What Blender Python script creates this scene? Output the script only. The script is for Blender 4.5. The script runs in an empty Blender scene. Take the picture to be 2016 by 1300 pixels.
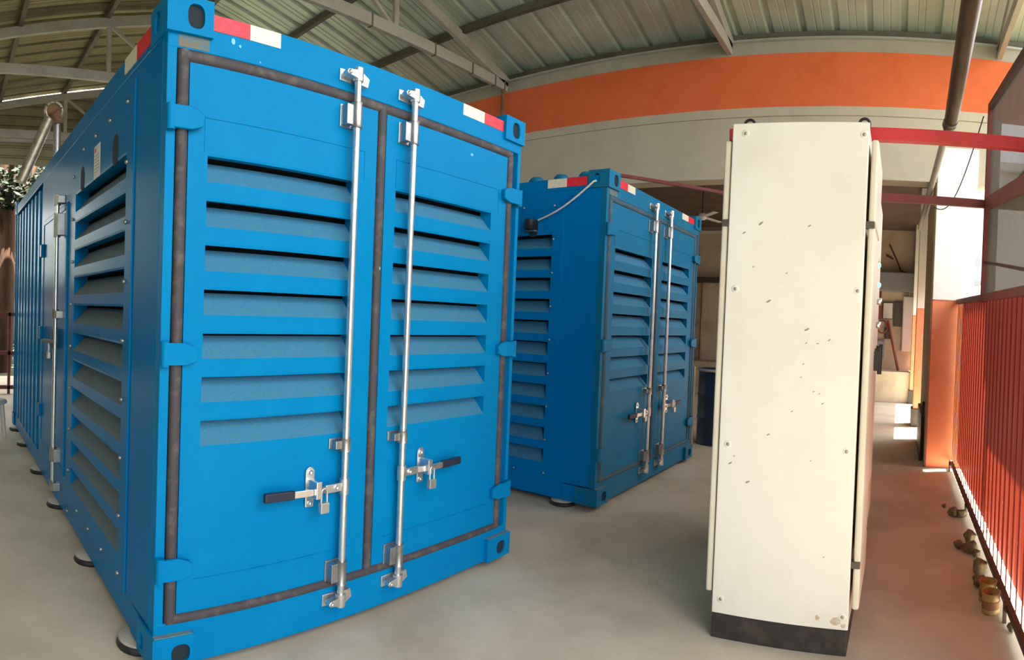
import bpy, bmesh, math, random
from mathutils import Vector, Matrix
random.seed(7)
SC = bpy.context.scene
COL = SC.collection
PI = math.pi

# ------------------------------------------------------------------ camera (phone panorama: cylindrical lens)
FPX, V0 = 1194.58, 647.57
cam = bpy.data.cameras.new('camera')
cam.type = 'PANO'
cam.panorama_type = 'CENTRAL_CYLINDRICAL'
cam.central_cylindrical_range_u_min = -1008 / FPX
cam.central_cylindrical_range_u_max = 1008 / FPX
cam.central_cylindrical_range_v_min = (V0 - 1300) / FPX
cam.central_cylindrical_range_v_max = V0 / FPX
cam.central_cylindrical_radius = 1.0
cam.clip_start = 0.05
cam.clip_end = 500
camo = bpy.data.objects.new('camera', cam)
COL.objects.link(camo)
RT = Vector((0.5965874, -0.8015030, 0.0409438))
UP = Vector((-0.0105535, 0.0431780, 0.9990117))
FW = Vector((0.8024787, 0.5964299, -0.0173008))
mw = Matrix((RT, UP, -FW)).transposed().to_4x4()
mw.translation = Vector((-0.90812, -2.46801, 1.66193))
camo.matrix_world = mw
SC.camera = camo

# ------------------------------------------------------------------ world, sun, exposure
world = bpy.data.worlds.new('overcast_sky')
SC.world = world
world.use_nodes = True
bg = world.node_tree.nodes['Background']
bg.inputs[0].default_value = (0.97, 0.985, 1.0, 1)
bg.inputs[1].default_value = 3.3
sun = bpy.data.lights.new('sun', 'SUN')
sun.energy = 28.0
sun.angle = math.radians(0.6)
sun.color = (1.0, 0.93, 0.82)
suno = bpy.data.objects.new('sun', sun)
COL.objects.link(suno)
SUN_TO = Vector((0.22, -1.0, 2.6)).normalized()       # towards the sun
suno.rotation_euler = SUN_TO.to_track_quat('Z', 'Y').to_euler()
suno.location = (4, -12, 14)
SC.view_settings.view_transform = 'Standard'
SC.view_settings.look = 'None'
SC.view_settings.gamma = 1.0
SC.view_settings.exposure = 0.75
SC.view_settings.use_curve_mapping = False
SC.cycles.use_denoising = True
SC.cycles.max_bounces = 10
SC.cycles.diffuse_bounces = 6
SC.cycles.transparent_max_bounces = 12
SC.cycles.sample_clamp_indirect = 8.0

# ------------------------------------------------------------------ materials
def lin(c):
    return tuple(((v / 255) / 12.92 if v / 255 <= 0.04045 else (((v / 255) + 0.055) / 1.055) ** 2.4) for v in c) + (1,)

def mat(name, c, rough=0.6, metal=0.0, c2=None, scale=4.0, lo=0.45, hi=0.7, detail=5, bump=0.0, bscale=40.0,
        emit=0.0, trans=0.0, tc_=None, alpha=1.0, coat=0.0, stretch=None, spec=0.5):
    m = bpy.data.materials.new(name)
    m.use_nodes = True
    nt = m.node_tree
    N, L = nt.nodes, nt.links
    b = N['Principled BSDF']
    out = N['Material Output']
    b.inputs['Base Color'].default_value = lin(c)
    b.inputs['Roughness'].default_value = rough
    b.inputs['Metallic'].default_value = metal
    b.inputs['Coat Weight'].default_value = coat
    b.inputs['Specular IOR Level'].default_value = spec
    tc = N.new('ShaderNodeTexCoord')
    mp = N.new('ShaderNodeMapping')
    L.new(tc.outputs['Object'], mp.inputs[0])
    if stretch:
        mp.inputs['Scale'].default_value = stretch
    if c2 is not None:
        n = N.new('ShaderNodeTexNoise')
        n.inputs['Scale'].default_value = scale
        n.inputs['Detail'].default_value = detail
        n.inputs['Roughness'].default_value = 0.62
        L.new(mp.outputs[0], n.inputs[0])
        r = N.new('ShaderNodeValToRGB')
        r.color_ramp.elements[0].position = lo
        r.color_ramp.elements[1].position = hi
        r.color_ramp.elements[0].color = lin(c)
        r.color_ramp.elements[1].color = lin(c2)
        L.new(n.outputs[0], r.inputs[0])
        L.new(r.outputs[0], b.inputs['Base Color'])
    if bump:
        n2 = N.new('ShaderNodeTexNoise')
        n2.inputs['Scale'].default_value = bscale
        n2.inputs['Detail'].default_value = 3
        L.new(mp.outputs[0], n2.inputs[0])
        bp = N.new('ShaderNodeBump')
        bp.inputs['Strength'].default_value = bump
        bp.inputs['Distance'].default_value = 0.01
        L.new(n2.outputs[0], bp.inputs['Height'])
        L.new(bp.outputs[0], b.inputs['Normal'])
    if emit:
        b.inputs['Emission Color'].default_value = lin(c)
        b.inputs['Emission Strength'].default_value = emit
    last = b
    if trans:
        t = N.new('ShaderNodeBsdfTranslucent')
        t.inputs[0].default_value = lin(tc_ or c)
        mx = N.new('ShaderNodeMixShader')
        mx.inputs[0].default_value = trans
        L.new(b.outputs[0], mx.inputs[1])
        L.new(t.outputs[0], mx.inputs[2])
        L.new(mx.outputs[0], out.inputs[0])
        last = mx
    if alpha < 1:
        t = N.new('ShaderNodeBsdfTransparent')
        mx = N.new('ShaderNodeMixShader')
        mx.inputs[0].default_value = alpha
        L.new(t.outputs[0], mx.inputs[1])
        L.new(last.outputs[0], mx.inputs[2])
        L.new(mx.outputs[0], out.inputs[0])
    return m

BLUE = mat('blue_paint', (0, 122, 182), 0.42, c2=(2, 127, 185), scale=2.5, spec=0.06, bump=0.02, bscale=9)
BLUE_SIDE = mat('blue_gloss_paint', (0, 116, 184), 0.22, c2=(0, 120, 187), scale=1.5, spec=0.03, bump=0.015, bscale=6)
BLUE_FAR = mat('blue_paint_far', (8, 108, 152), 0.5, c2=(28, 112, 146), scale=3, spec=0.15)  # duller, greyer blue for the farther container
DUSTY = mat('dust_coated_blue', (44, 122, 164), 0.85, c2=(78, 130, 154), scale=80, lo=0.35, hi=0.8, detail=3)
DUSTY_SIDE = mat('dust_coated_side', (84, 112, 130), 0.9, c2=(112, 118, 122), scale=50, lo=0.35, hi=0.7)
DUSTY_TOP = mat('dust_on_ledge', (120, 134, 132), 0.9, c2=(70, 130, 150), scale=14)
DUSTY_BR = mat('brown_dust', (112, 110, 98), 0.9, c2=(40, 116, 150), scale=16)
RUBBER = mat('grey_rubber', (66, 62, 68), 0.7, c2=(112, 104, 98), scale=12, lo=0.5, hi=0.8)
RUBBER_B = mat('blue_grey_rubber', (52, 84, 104), 0.7, c2=(96, 106, 106), scale=9, lo=0.5, hi=0.8)
LOUVER_SHADE = mat('navy_louver_shade', (10, 26, 44), 0.9)  # dark colour standing in for the shade behind the louvers
CAVITY_SHADE = mat('painted_cavity_shade', (26, 40, 50), 0.9)  # dark colour standing in for shade inside the casting holes
BLACK = mat('black_rubber', (32, 30, 34), 0.55, c2=(48, 44, 44), scale=20)
CHROME = mat('polished_steel', (232, 232, 232), 0.3, 0.9, c2=(214, 214, 216), scale=18)
STEEL = mat('zinc_steel', (176, 178, 180), 0.38, 0.9, c2=(150, 150, 150), scale=14)
BRASSY = mat('padlock_steel', (190, 192, 192), 0.35, 0.7)
GRIP = mat('navy_grip', (34, 40, 62), 0.5)
TAPE_R = mat('red_reflective', (222, 30, 52), 0.4, c2=(232, 60, 74), scale=30)
TAPE_W = mat('cream_reflective', (232, 226, 206), 0.4, c2=(214, 206, 184), scale=30)
PAPER = mat('white_sticker', (226, 224, 222), 0.6)
INK = mat('grey_print', (150, 150, 156), 0.7)
CREAM = mat('cream_powder_coat', (236, 231, 219), 0.42, c2=(228, 222, 208), scale=2.2, coat=0.1)
CREAM2 = mat('cream_door_steel', (224, 214, 194), 0.5, c2=(214, 202, 182), scale=3)
CHIP = mat('scuffed_paint', (150, 138, 118), 0.8)
HINGE = mat('hinge_zinc', (96, 88, 76), 0.5, 0.4)
RUSTY = mat('rust_stain', (190, 168, 138), 0.8, c2=(226, 214, 192), scale=30)
SCREW = mat('dull_screw', (172, 160, 140), 0.5, 0.4)
PLINTH = mat('black_plinth', (44, 40, 36), 0.6, c2=(66, 60, 52), scale=9)
CONC = mat('concrete_floor', (216, 204, 182), 0.62, c2=(186, 172, 148), scale=1.1, lo=0.42, hi=0.72, detail=8, bump=0.05, bscale=30)
DIRT = mat('outside_ground', (86, 84, 58), 0.95, c2=(70, 74, 44), scale=1.5)
ORANGE = mat('orange_wall_paint', (232, 112, 62), 0.75, c2=(224, 104, 56), scale=3, bump=0.03)
COLUMN = mat('orange_column_paint', (246, 150, 108), 0.75, c2=(240, 140, 98), scale=3, bump=0.03)
LINTEL = mat('cream_wall_paint', (196, 184, 162), 0.8, c2=(186, 174, 152), scale=2, bump=0.03)
TANW = mat('tan_inner_face', (178, 150, 112), 0.85, c2=(168, 140, 104), scale=2)  # tan for the pillar's inner face
WHITEW = mat('white_wall_paint', (250, 247, 240), 0.8)
FARW = mat('grimy_wall', (188, 172, 150), 0.9, c2=(164, 146, 124), scale=1.6, bump=0.05)
PLATE = mat('grey_wall_plate', (176, 170, 156), 0.7, c2=(164, 158, 144), scale=3)
CEIL = mat('dark_slab', (92, 74, 64), 0.95, c2=(74, 58, 50), scale=2)
ZINC = mat('galvanised_sheet', (208, 222, 210), 0.42, 0.3, c2=(182, 194, 178), scale=0.9, lo=0.4, hi=0.66, detail=6, bump=0.03, bscale=5)
ZINC_SHADED = mat('shaded_zinc_sheet', (142, 136, 104), 0.4, 0.35, c2=(112, 104, 72), scale=0.9, lo=0.4, hi=0.66, detail=6, bump=0.03, bscale=5)  # darker copy of the sheet, with the left slope's shade in its colour
GUTTER = mat('bright_flashing', (206, 208, 206), 0.35, 0.6)
STEELP = mat('grey_painted_steel', (182, 178, 168), 0.55, c2=(166, 160, 148), scale=3)
PURLIN = mat('dark_grey_steel', (104, 100, 90), 0.6, c2=(84, 78, 68), scale=3)
BROWNP = mat('brown_pipe', (74, 54, 38), 0.4, c2=(88, 66, 48), scale=4)
GREYP = mat('grey_pipe', (168, 160, 146), 0.45, c2=(150, 140, 124), scale=5)
REDP = mat('red_painted_steel', (196, 50, 52), 0.45, c2=(180, 44, 48), scale=4)
REDD = mat('dull_red_steel', (132, 62, 60), 0.55, c2=(118, 54, 52), scale=4)
REDSH = mat('red_ribbed_sheet', (92, 24, 22), 0.4, c2=(84, 22, 20), scale=6, lo=0.4, hi=0.8, trans=0.12, tc_=(214, 84, 62), stretch=(1, 1, 0.15))
REDBAR = mat('red_bar', (136, 44, 38), 0.35, c2=(124, 38, 34), scale=8)
RAILB = mat('dark_brown_steel', (84, 62, 54), 0.6, c2=(70, 52, 44), scale=4)
MESHM = mat('fine_wire_mesh', (98, 88, 80), 0.85, c2=(84, 74, 67), scale=3, trans=0.25, alpha=0.82)
# a woven screen closes up when looked at along its plane: weave opacity follows the angle of incidence
_nt = MESHM.node_tree
_lw = _nt.nodes.new('ShaderNodeLayerWeight'); _lw.inputs[0].default_value = 0.5
_mr = _nt.nodes.new('ShaderNodeMapRange')
_mr.inputs[1].default_value = 0.0; _mr.inputs[2].default_value = 0.75; _mr.inputs[3].default_value = 0.1; _mr.inputs[4].default_value = 0.95
_nt.links.new(_lw.outputs['Facing'], _mr.inputs[0])
_mix = _nt.nodes['Material Output'].inputs[0].links[0].from_node
_nt.links.new(_mr.outputs[0], _mix.inputs[0])
DRUM = mat('navy_drum', (36, 52, 82), 0.45, c2=(28, 40, 64), scale=6)
MAROON = mat('maroon_tin', (70, 34, 34), 0.6, c2=(52, 30, 30), scale=5)
DARKB = mat('dark_wood', (70, 54, 44), 0.8, c2=(54, 42, 36), scale=6)
GREYB = mat('grey_enclosure', (128, 128, 136), 0.6)
GREYD = mat('dark_grey_panel', (74, 66, 66), 0.6)
REDC = mat('red_conduit', (120, 52, 44), 0.6)
WHITEB = mat('pale_enclosure', (206, 200, 198), 0.6)
WHITEP = mat('white_plastic', (206, 204, 196), 0.5)
CORD = mat('pale_cord', (206, 208, 206), 0.6)
GREENL = mat('green_lamp_glow', (90, 255, 170), 0.4, emit=3.0)
GREENB = mat('green_lamp_body', (24, 90, 66), 0.4)
LUMP = mat('dried_mortar', (124, 114, 92), 0.95, c2=(92, 82, 62), scale=30, bump=0.4, bscale=60)
GOLD = mat('gold_tin', (176, 154, 104), 0.5, 0.25, c2=(130, 108, 66), scale=14)
BARK = mat('tree_bark', (84, 56, 38), 0.95, c2=(50, 34, 24), scale=5, bump=0.6, bscale=14, stretch=(1, 1, 0.25))
LEAF = mat('dark_leaf', (30, 44, 22), 0.6, c2=(48, 58, 26), scale=3, trans=0.25)
LEAFR = mat('rusty_leaf', (92, 46, 32), 0.8, c2=(60, 40, 26), scale=4, trans=0.2)
LEAFG = mat('bright_leaf', (104, 122, 40), 0.7, c2=(134, 142, 60), scale=2, trans=0.25)
WRAP = mat('foil_wrap', (176, 168, 150), 0.4, 0.6, c2=(140, 130, 112), scale=10)
RUSTI = mat('rusty_flange', (140, 102, 70), 0.8, c2=(110, 80, 56), scale=12)
HOUSE = mat('white_house_render', (236, 234, 228), 0.9)
AWN = mat('shade_sheet', (150, 146, 138), 0.6)

# ------------------------------------------------------------------ mesh helpers
class MB:
    def __init__(s):
        s.v = []; s.f = []; s.sm = []
    def add(s, vs, fs, smooth=False):
        o = len(s.v)
        s.v += [tuple(p) for p in vs]
        s.f += [tuple(i + o for i in f) for f in fs]
        s.sm += [smooth] * len(fs)
        return s
    def box(s, x0, x1, y0, y1, z0, z1):
        vs = [(x, y, z) for x in (x0, x1) for y in (y0, y1) for z in (z0, z1)]
        return s.add(vs, [(0, 1, 3, 2), (4, 6, 7, 5), (0, 4, 5, 1), (2, 3, 7, 6), (0, 2, 6, 4), (1, 5, 7, 3)])
    def quad(s, a, b, c, d):
        return s.add([a, b, c, d], [(0, 1, 2, 3)])
    def tube(s, pts, r, n=12, cap=True):
        pts = [Vector(p) for p in pts]
        rs = r if isinstance(r, (list, tuple)) else [r] * len(pts)
        vs = []; fs = []
        prev = None
        for i, p in enumerate(pts):
            a = pts[max(i - 1, 0)]; b = pts[min(i + 1, len(pts) - 1)]
            d = (b - a).normalized()
            if prev is None:
                u = d.orthogonal().normalized()
            else:
                u = (prev - d * prev.dot(d)).normalized()
            prev = u
            w = d.cross(u)
            for k in range(n):
                t = 2 * PI * k / n
                vs.append(p + (u * math.cos(t) + w * math.sin(t)) * rs[i])
        for i in range(len(pts) - 1):
            for k in range(n):
                k2 = (k + 1) % n
                fs.append((i * n + k, i * n + k2, (i + 1) * n + k2, (i + 1) * n + k))
        s.add(vs, fs, True)
        if cap:
            m = len(pts) - 1
            s.add(vs[:n], [tuple(range(n - 1, -1, -1))])
            s.add(vs[m * n:], [tuple(range(n))])
        return s
    def bar(s, a, b, w, h, up=(0, 0, 1)):
        a = Vector(a); b = Vector(b); d = (b - a).normalized()
        u = Vector(up); sd = d.cross(u)
        if sd.length < 1e-4:
            sd = d.cross(Vector((1, 0, 0)))
        sd.normalize(); u = sd.cross(d)
        vs = [p + sd * (w / 2 * i) + u * (h / 2 * j) for p in (a, b) for i, j in ((-1, -1), (1, -1), (1, 1), (-1, 1))]
        return s.add(vs, [(0, 3, 2, 1), (4, 5, 6, 7), (0, 1, 5, 4), (1, 2, 6, 5), (2, 3, 7, 6), (3, 0, 4, 7)])
    def chan(s, a, b, w, h, up=(0, 0, 1), t=0.006, flip=1):
        """open C section from a to b"""
        a = Vector(a); b = Vector(b); d = (b - a).normalized()
        u = Vector(up); sd = d.cross(u).normalized(); u = sd.cross(d)
        o = sd * (w / 2 * flip)
        s.bar(a + o, b + o, t, h, u)
        for j in (-1, 1):
            s.bar(a + u * (j * (h / 2 - t / 2)), b + u * (j * (h / 2 - t / 2)), w, t, u)
            s.bar(a - o + u * (j * (h / 2 - 0.012)), b - o + u * (j * (h / 2 - 0.012)), t, 0.024, u)
        return s
    def prism(s, poly, axis, a, b):
        """poly: list of 2D points in the plane normal to axis"""
        def P(p, h):
            return {'x': (h, p[0], p[1]), 'y': (p[0], h, p[1]), 'z': (p[0], p[1], h)}[axis]
        n = len(poly)
        vs = [P(p, a) for p in poly] + [P(p, b) for p in poly]
        fs = [tuple(range(n - 1, -1, -1)), tuple(range(n, 2 * n))]
        fs += [(i, (i + 1) % n, (i + 1) % n + n, i + n) for i in range(n)]
        return s.add(vs, fs)
    def lathe(s, prof, c=(0, 0, 0), n=24, axis='z'):
        vs = []; fs = []
        for r, h in prof:
            for k in range(n):
                t = 2 * PI * k / n
                p = (r * math.cos(t), r * math.sin(t), h)
                if axis == 'y': p = (p[0], p[2], p[1])
                if axis == 'x': p = (p[2], p[0], p[1])
                vs.append((p[0] + c[0], p[1] + c[1], p[2] + c[2]))
        for i in range(len(prof) - 1):
            for k in range(n):
                k2 = (k + 1) % n
                fs.append((i * n + k, i * n + k2, (i + 1) * n + k2, (i + 1) * n + k))
        return s.add(vs, fs, True)
    def ball(s, c, r, n=8, sq=(1, 1, 1)):
        prof = [(max(1e-4, math.sin(PI * i / n)), -math.cos(PI * i / n)) for i in range(n + 1)]
        vs = []; fs = []; m = 2 * n
        for rr, h in prof:
            for k in range(m):
                t = 2 * PI * k / m
                vs.append((c[0] + r * sq[0] * rr * math.cos(t), c[1] + r * sq[1] * rr * math.sin(t), c[2] + r * sq[2] * h))
        for i in range(n):
            for k in range(m):
                fs.append((i * m + k, i * m + (k + 1) % m, (i + 1) * m + (k + 1) % m, (i + 1) * m + k))
        return s.add(vs, fs, True)
    def build(s, name, m, parent=None, bevel=0.0, seg=2, recalc=True):
        me = bpy.data.meshes.new(name)
        me.from_pydata(s.v, [], s.f)
        me.polygons.foreach_set('use_smooth', s.sm)
        me.materials.append(m)
        if recalc:
            bm = bmesh.new(); bm.from_mesh(me)
            bmesh.ops.recalc_face_normals(bm, faces=bm.faces)
            bm.to_mesh(me); bm.free()
        me.update()
        o = bpy.data.objects.new(name, me)
        COL.objects.link(o)
        if parent is not None:
            o.parent = parent
        if bevel:
            md = o.modifiers.new('bevel', 'BEVEL')
            md.width = bevel; md.segments = seg; md.limit_method = 'ANGLE'; md.angle_limit = math.radians(35)
        return o

def tag(o, label=None, cat=None, group=None, kind=None):
    if label: o['label'] = label
    if cat: o['category'] = cat
    if group: o['group'] = group
    if kind: o['kind'] = kind
    return o

def thing(name, loc, label, cat, group=None):
    o = bpy.data.objects.new(name, None)
    o.empty_display_size = 0.1
    COL.objects.link(o)
    o.location = loc
    return tag(o, label, cat, group)

def struct(name, mb, m, bevel=0.0):
    return tag(mb.build(name, m, None, bevel), kind='structure')

def copy_tree(src, parent=None):
    c = src.copy(); COL.objects.link(c); c.parent = parent
    for ch in list(src.children):
        copy_tree(ch, c)
    return c

# ================================================================== SETTING
fl = MB()
fl.box(-6.0, 15.0, -3.42, 11.3, -0.25, 0.0)
struct('floor', fl, CONC)
gr = MB()
gr.box(-45, 70, -50, -3.42, -0.5, -0.05)
gr.box(-45, 70, 11.3, 60, -0.5, -0.05)
gr.box(-45, -6.0, -3.42, 11.3, -0.5, -0.05)
struct('ground', gr, DIRT)

XW = 6.8
# the beam wall across the far side of the shed (orange band over a cream lintel)
w = MB(); w.box(XW, XW + 0.3, -4.6, 11.3, 4.56, 5.26); struct('wall_right_upper', w, ORANGE)
w = MB(); w.box(XW - 0.015, XW + 0.3, -3.5, 11.3, 4.44, 4.56)
w.box(XW, XW + 0.3, -3.5, 11.3, 3.63, 4.44); struct('wall_right_lintel', w, LINTEL, 0.006)
w = MB(); w.box(XW + 0.02, XW + 0.28, -4.6, 11.3, 5.26, 5.43); struct('trim_1', w, PLATE)
w = MB(); w.box(XW - 0.03, XW + 0.27, -4.6, 11.3, 5.43, 5.455); struct('trim_2', w, GUTTER)
w = MB(); w.box(XW + 0.05, XW + 0.26, -4.6, 11.3, 5.455, 5.56); struct('trim_3', w, PURLIN)
# back room
w = MB(); w.box(14.85, 15.0, -3.4, 7.0, 0.0, 4.4); struct('wall_far', w, FARW)
w = MB(); w.box(XW + 0.3, 14.85, 6.9, 7.05, 0.0, 4.4); struct('wall_left_room', w, FARW)
w = MB(); w.box(XW, XW + 0.3, 5.0, 11.3, 0.0, 3.63); struct('wall_right_back', w, FARW)
w = MB(); w.box(XW + 0.3, 15.0, -3.6, 7.05, 4.38, 4.5); struct('ceiling', w, CEIL)
w = MB(); w.box(14.0, 14.85, -2.86, 6.9, 0.0, 0.76); struct('trim_10', w, FARW, 0.01)
w = MB(); w.box(8.9, 14.85, -3.45, -3.3, 2.6, 4.38); struct('wall_room_sun_block', w, LINTEL)  # unseen beam added to keep the sun off the room floor
# pillar / wall stub at the end of the fence
w = MB(); w.box(XW, 8.9, -3.36, -2.86, 0.0, 2.13); p_lo = struct('wall_pillar_lower', w, COLUMN, 0.01)
w = MB(); w.box(XW + 0.02, 8.9, -2.862, -2.845, 0.0, 3.63); struct('wall_pillar_inner', w, TANW)
w = MB(); w.box(XW - 0.02, 8.9, -3.38, -2.86, 2.13, 3.63); w.box(XW - 0.02, XW + 0.0, -3.38, -2.86, 3.63, 4.08); struct('wall_pillar_upper', w, WHITEW, 0.01)
for k, xx in enumerate((10.2, 13.9)):
    w = MB(); w.box(xx, xx + 0.45, -3.3, -2.76, 0.33, 2.17); struct('wall_room_pillar_lower' if k == 0 else 'wall_corner_lower', w, COLUMN, 0.008)
    w = MB(); w.box(xx, xx + 0.45, -3.3, -2.76, 2.17, 4.38); struct('wall_room_pillar_upper' if k == 0 else 'wall_corner_upper', w, WHITEW, 0.008)
    w = MB(); w.box(xx - 0.03, xx + 0.48, -3.33, -2.73, 0.0, 0.33); struct('baseboard_room' if k == 0 else 'baseboard_corner', w, PLINTH, 0.008)

# ------------------------------------------------------------------ roof sheets
RIDX = 2.9
def roof_z(x):
    if x > RIDX: return 5.58 + 0.27 * (6.9 - x)
    return 6.66 - 0.2 * (RIDX - x)
def sheet(x0, x1, y0, y1, pitch, phase):
    prof = []
    n0 = math.floor((y0 - phase) / pitch); n1 = math.ceil((y1 - phase) / pitch)
    for n in range(n0, n1 + 1):
        c = phase + n * pitch
        for dy, dz in ((-0.055, 0.0), (-0.03, 0.045), (0.03, 0.045), (0.055, 0.0)):
            y = c + dy
            if y0 <= y <= y1: prof.append((y, dz))
        for dy in (0.17, 0.26):
            for e, dz in ((-0.012, 0), (0, 0.008), (0.012, 0)):
                y = c + dy + e
                if y0 <= y <= y1: prof.append((y, dz))
    prof.sort()
    m = MB(); vs = []; fs = []
    n = len(prof)
    for x in (x0, x1):
        for y, dz in prof:
            vs.append((x, y, roof_z(x + (1e-6 if x1 > RIDX and x == x0 else 0)) + dz))
    for i in range(n - 1):
        fs.append((i, i + 1, n + i + 1, n + i))
    m.add(vs, fs)
    return m
o = struct('ceiling_roof_right', sheet(5.0, 7.15, -4.54, 11.2, 0.435, -0.17), ZINC)
o = struct('ceiling_roof_upper', sheet(RIDX, 5.0, -5.12, 11.2, 0.435, -0.17), ZINC)
o = struct('ceiling_roof_left', sheet(-6.3, RIDX, -5.12, 11.2, 0.435, -0.05), ZINC_SHADED)  # left slope lengthened, unseen, to cut light from the left

def eave(x): return -3.25 - (roof_z(x) - 2.035 - 0.012 * (x - 5)) / 2.6  # roof edge skewed so its shadow meets the fence rail
w = MB(); w.add([(5.0, eave(5.0 - 0.3) , roof_z(5.0) + 0.003), (7.15, eave(7.15 - 0.3), roof_z(7.15) + 0.003), (7.15, -4.4, roof_z(7.15) + 0.003), (5.0, -4.4, roof_z(5.0) + 0.003)], [(0, 1, 2, 3)])
struct('trim_11', w, ZINC)  # unseen strip added to stop sun reaching the floor over the fence
w = MB(); w.add([(RIDX - 0.22, -5.0, 6.66 - 0.044 + 0.06), (RIDX, -5.0, 6.735), (RIDX + 0.22, -5.0, 6.66 - 0.06 + 0.06), (RIDX - 0.22, 11.25, 6.66 - 0.044 + 0.06), (RIDX, 11.25, 6.735), (RIDX + 0.22, 11.25, 6.66 - 0.06 + 0.06)], [(0, 1, 4, 3), (1, 2, 5, 4)])
struct('ceiling_roof_ridge', w, ZINC)
# trusses -----------------------------------------------------------
TZ = 5.37
def truss(y, label):
    t = thing('roof_truss', (0, y, 0), label, 'roof truss', 'roof trusses of the shed')
    xe = 6.88; xl = -5.9
    m = MB(); m.bar((-2.9, 0, TZ), (xe - 0.05, 0, TZ), 0.07, 0.155); m.build('bottom_chord', STEELP, t, 0.004)
    for xc in (5.15, 5.95, 6.5, 6.74, 4.0) if y == 3.59 else ():
        m = MB(); m.box(xc - 0.012, xc + 0.012, -0.042, 0.042, TZ - 0.082, TZ + 0.082)
        m.build('splice_strap', PURLIN, t)
    dz = -0.17
    m = MB(); m.bar((RIDX, 0, roof_z(RIDX) + dz), (xe, 0, roof_z(xe) - 0.16), 0.07, 0.15); m.build('top_chord', STEELP, t, 0.004)
    m = MB(); m.bar((xl, 0, roof_z(xl) + dz + 0.02), (RIDX, 0, roof_z(RIDX) + dz), 0.07, 0.15); m.build('top_chord', STEELP, t, 0.004)
    xs = [-1.2, 1.65, 2.9, 4.42]
    for xc in xs:
        m = MB(); m.bar((xc, 0, TZ), (xc, 0, roof_z(xc) - 0.17), 0.05, 0.075, (1, 0, 0)); m.build('post', STEELP, t, 0.003)
    for a, b in ((-1.2, 1.65), (2.9, 1.65), (2.9, 4.42)):
        if a == -1.2: continue
        top, bot = (a, b) if True else (b, a)
        if a < b and b <= RIDX: top, bot = b, a
        else: top, bot = a, b
        if (a, b) == (2.9, 1.65): top, bot = 1.65, 2.9
        m = MB(); m.bar((top, 0, roof_z(top) - 0.2), (bot, 0, TZ), 0.045, 0.06, (0, 1, 0)); m.build('diagonal', STEELP, t, 0.003)
    return t
truss(-3.6, 'grey steel roof truss crossing above the red fence at the top right')
truss(-0.07, 'grey steel roof truss meeting the orange wall just above the cream cabinet')
truss(3.59, 'grey steel roof truss landing on the orange wall beside the thin downpipe')
truss(7.24, 'grey steel roof truss above the rear part of the large blue container')
truss(10.9, 'last grey steel roof truss above the exhaust pipe at the rear gable')
for n, (px, lab) in enumerate(((5.72, 'dark purlin under the roof sheets next to the orange wall'),
                  (4.46, 'dark purlin under the roof sheets, second from the orange wall'),
                  (3.15, 'dark purlin under the roof sheets just right of the ridge'),
                  (1.62, 'dark purlin under the roof sheets above the container, right of the two on the left'),
                  (0.2, 'dark purlin under the roof sheets in the upper left corner'),
                  (-1.2, 'dark purlin under the roof sheets above the left aisle'),)):
    m = MB()
    z = roof_z(px) - 0.055
    m.bar((px, -4.65, z), (px, 11.15, z), 0.075, 0.1)
    tag(m.build('roof_purlin', PURLIN, None, 0.003), lab, 'purlin', 'roof purlins')
# left eave beam and posts (open side)
m = MB(); m.box(-5.98, -5.84, -4.65, 11.1, 4.5, 4.7); struct('trim_4', m, STEELP)
for k, y in enumerate((-3.6, 3.59, 10.9)):
    m = MB(); m.box(-5.84, -5.7, y - 0.07, y + 0.07, 0.0, 4.69); struct('trim_%d' % (5 + k), m, STEELP)
m = MB(); m.box(6.86, 7.0, -3.67, -3.53, -0.05, 5.29); struct('trim_8', m, STEELP)
w = MB()
xs = [-6.2 + 0.02 * 0, RIDX, 6.85]
z_ = 5.3; k = 0
def gx(z):   # half widths of the gable at height z
    return (RIDX - (6.66 - z) / 0.2, 6.9 - (z - 5.58) / 0.27)
prev = None
zz = 4.75
while zz < 6.6:
    for dz, dy in ((0.0, 0.0), (0.15, 0.0), (0.17, 0.03), (0.2, 0.03)):
        z1 = min(zz + dz, 6.62); a, b = gx(z1); a = max(a, -6.0); b = min(b, 6.8)
        cur = [(a, 11.14 + dy, z1), (b, 11.14 + dy, z1)]
        if prev and z1 > prev[0][2]: w.quad(prev[0], prev[1], cur[1], cur[0])
        prev = cur
    zz += 0.22
struct('wall_back_gable', w, ZINC_SHADED)
# rear gable beam: pale band above the open rear end
m = MB(); m.box(-2.9, XW, 11.0, 11.1, 5.24, 5.5); struct('trim_9', m, STEELP)

# ================================================================== CONTAINERS
W, L, ZB, ZT = 2.438, 5.654, 0.05, 2.99
LT = [2.345 - 0.197 * k for k in range(7)]
ST = [2.452 - 0.196 * k for k in range(11)]

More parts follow.
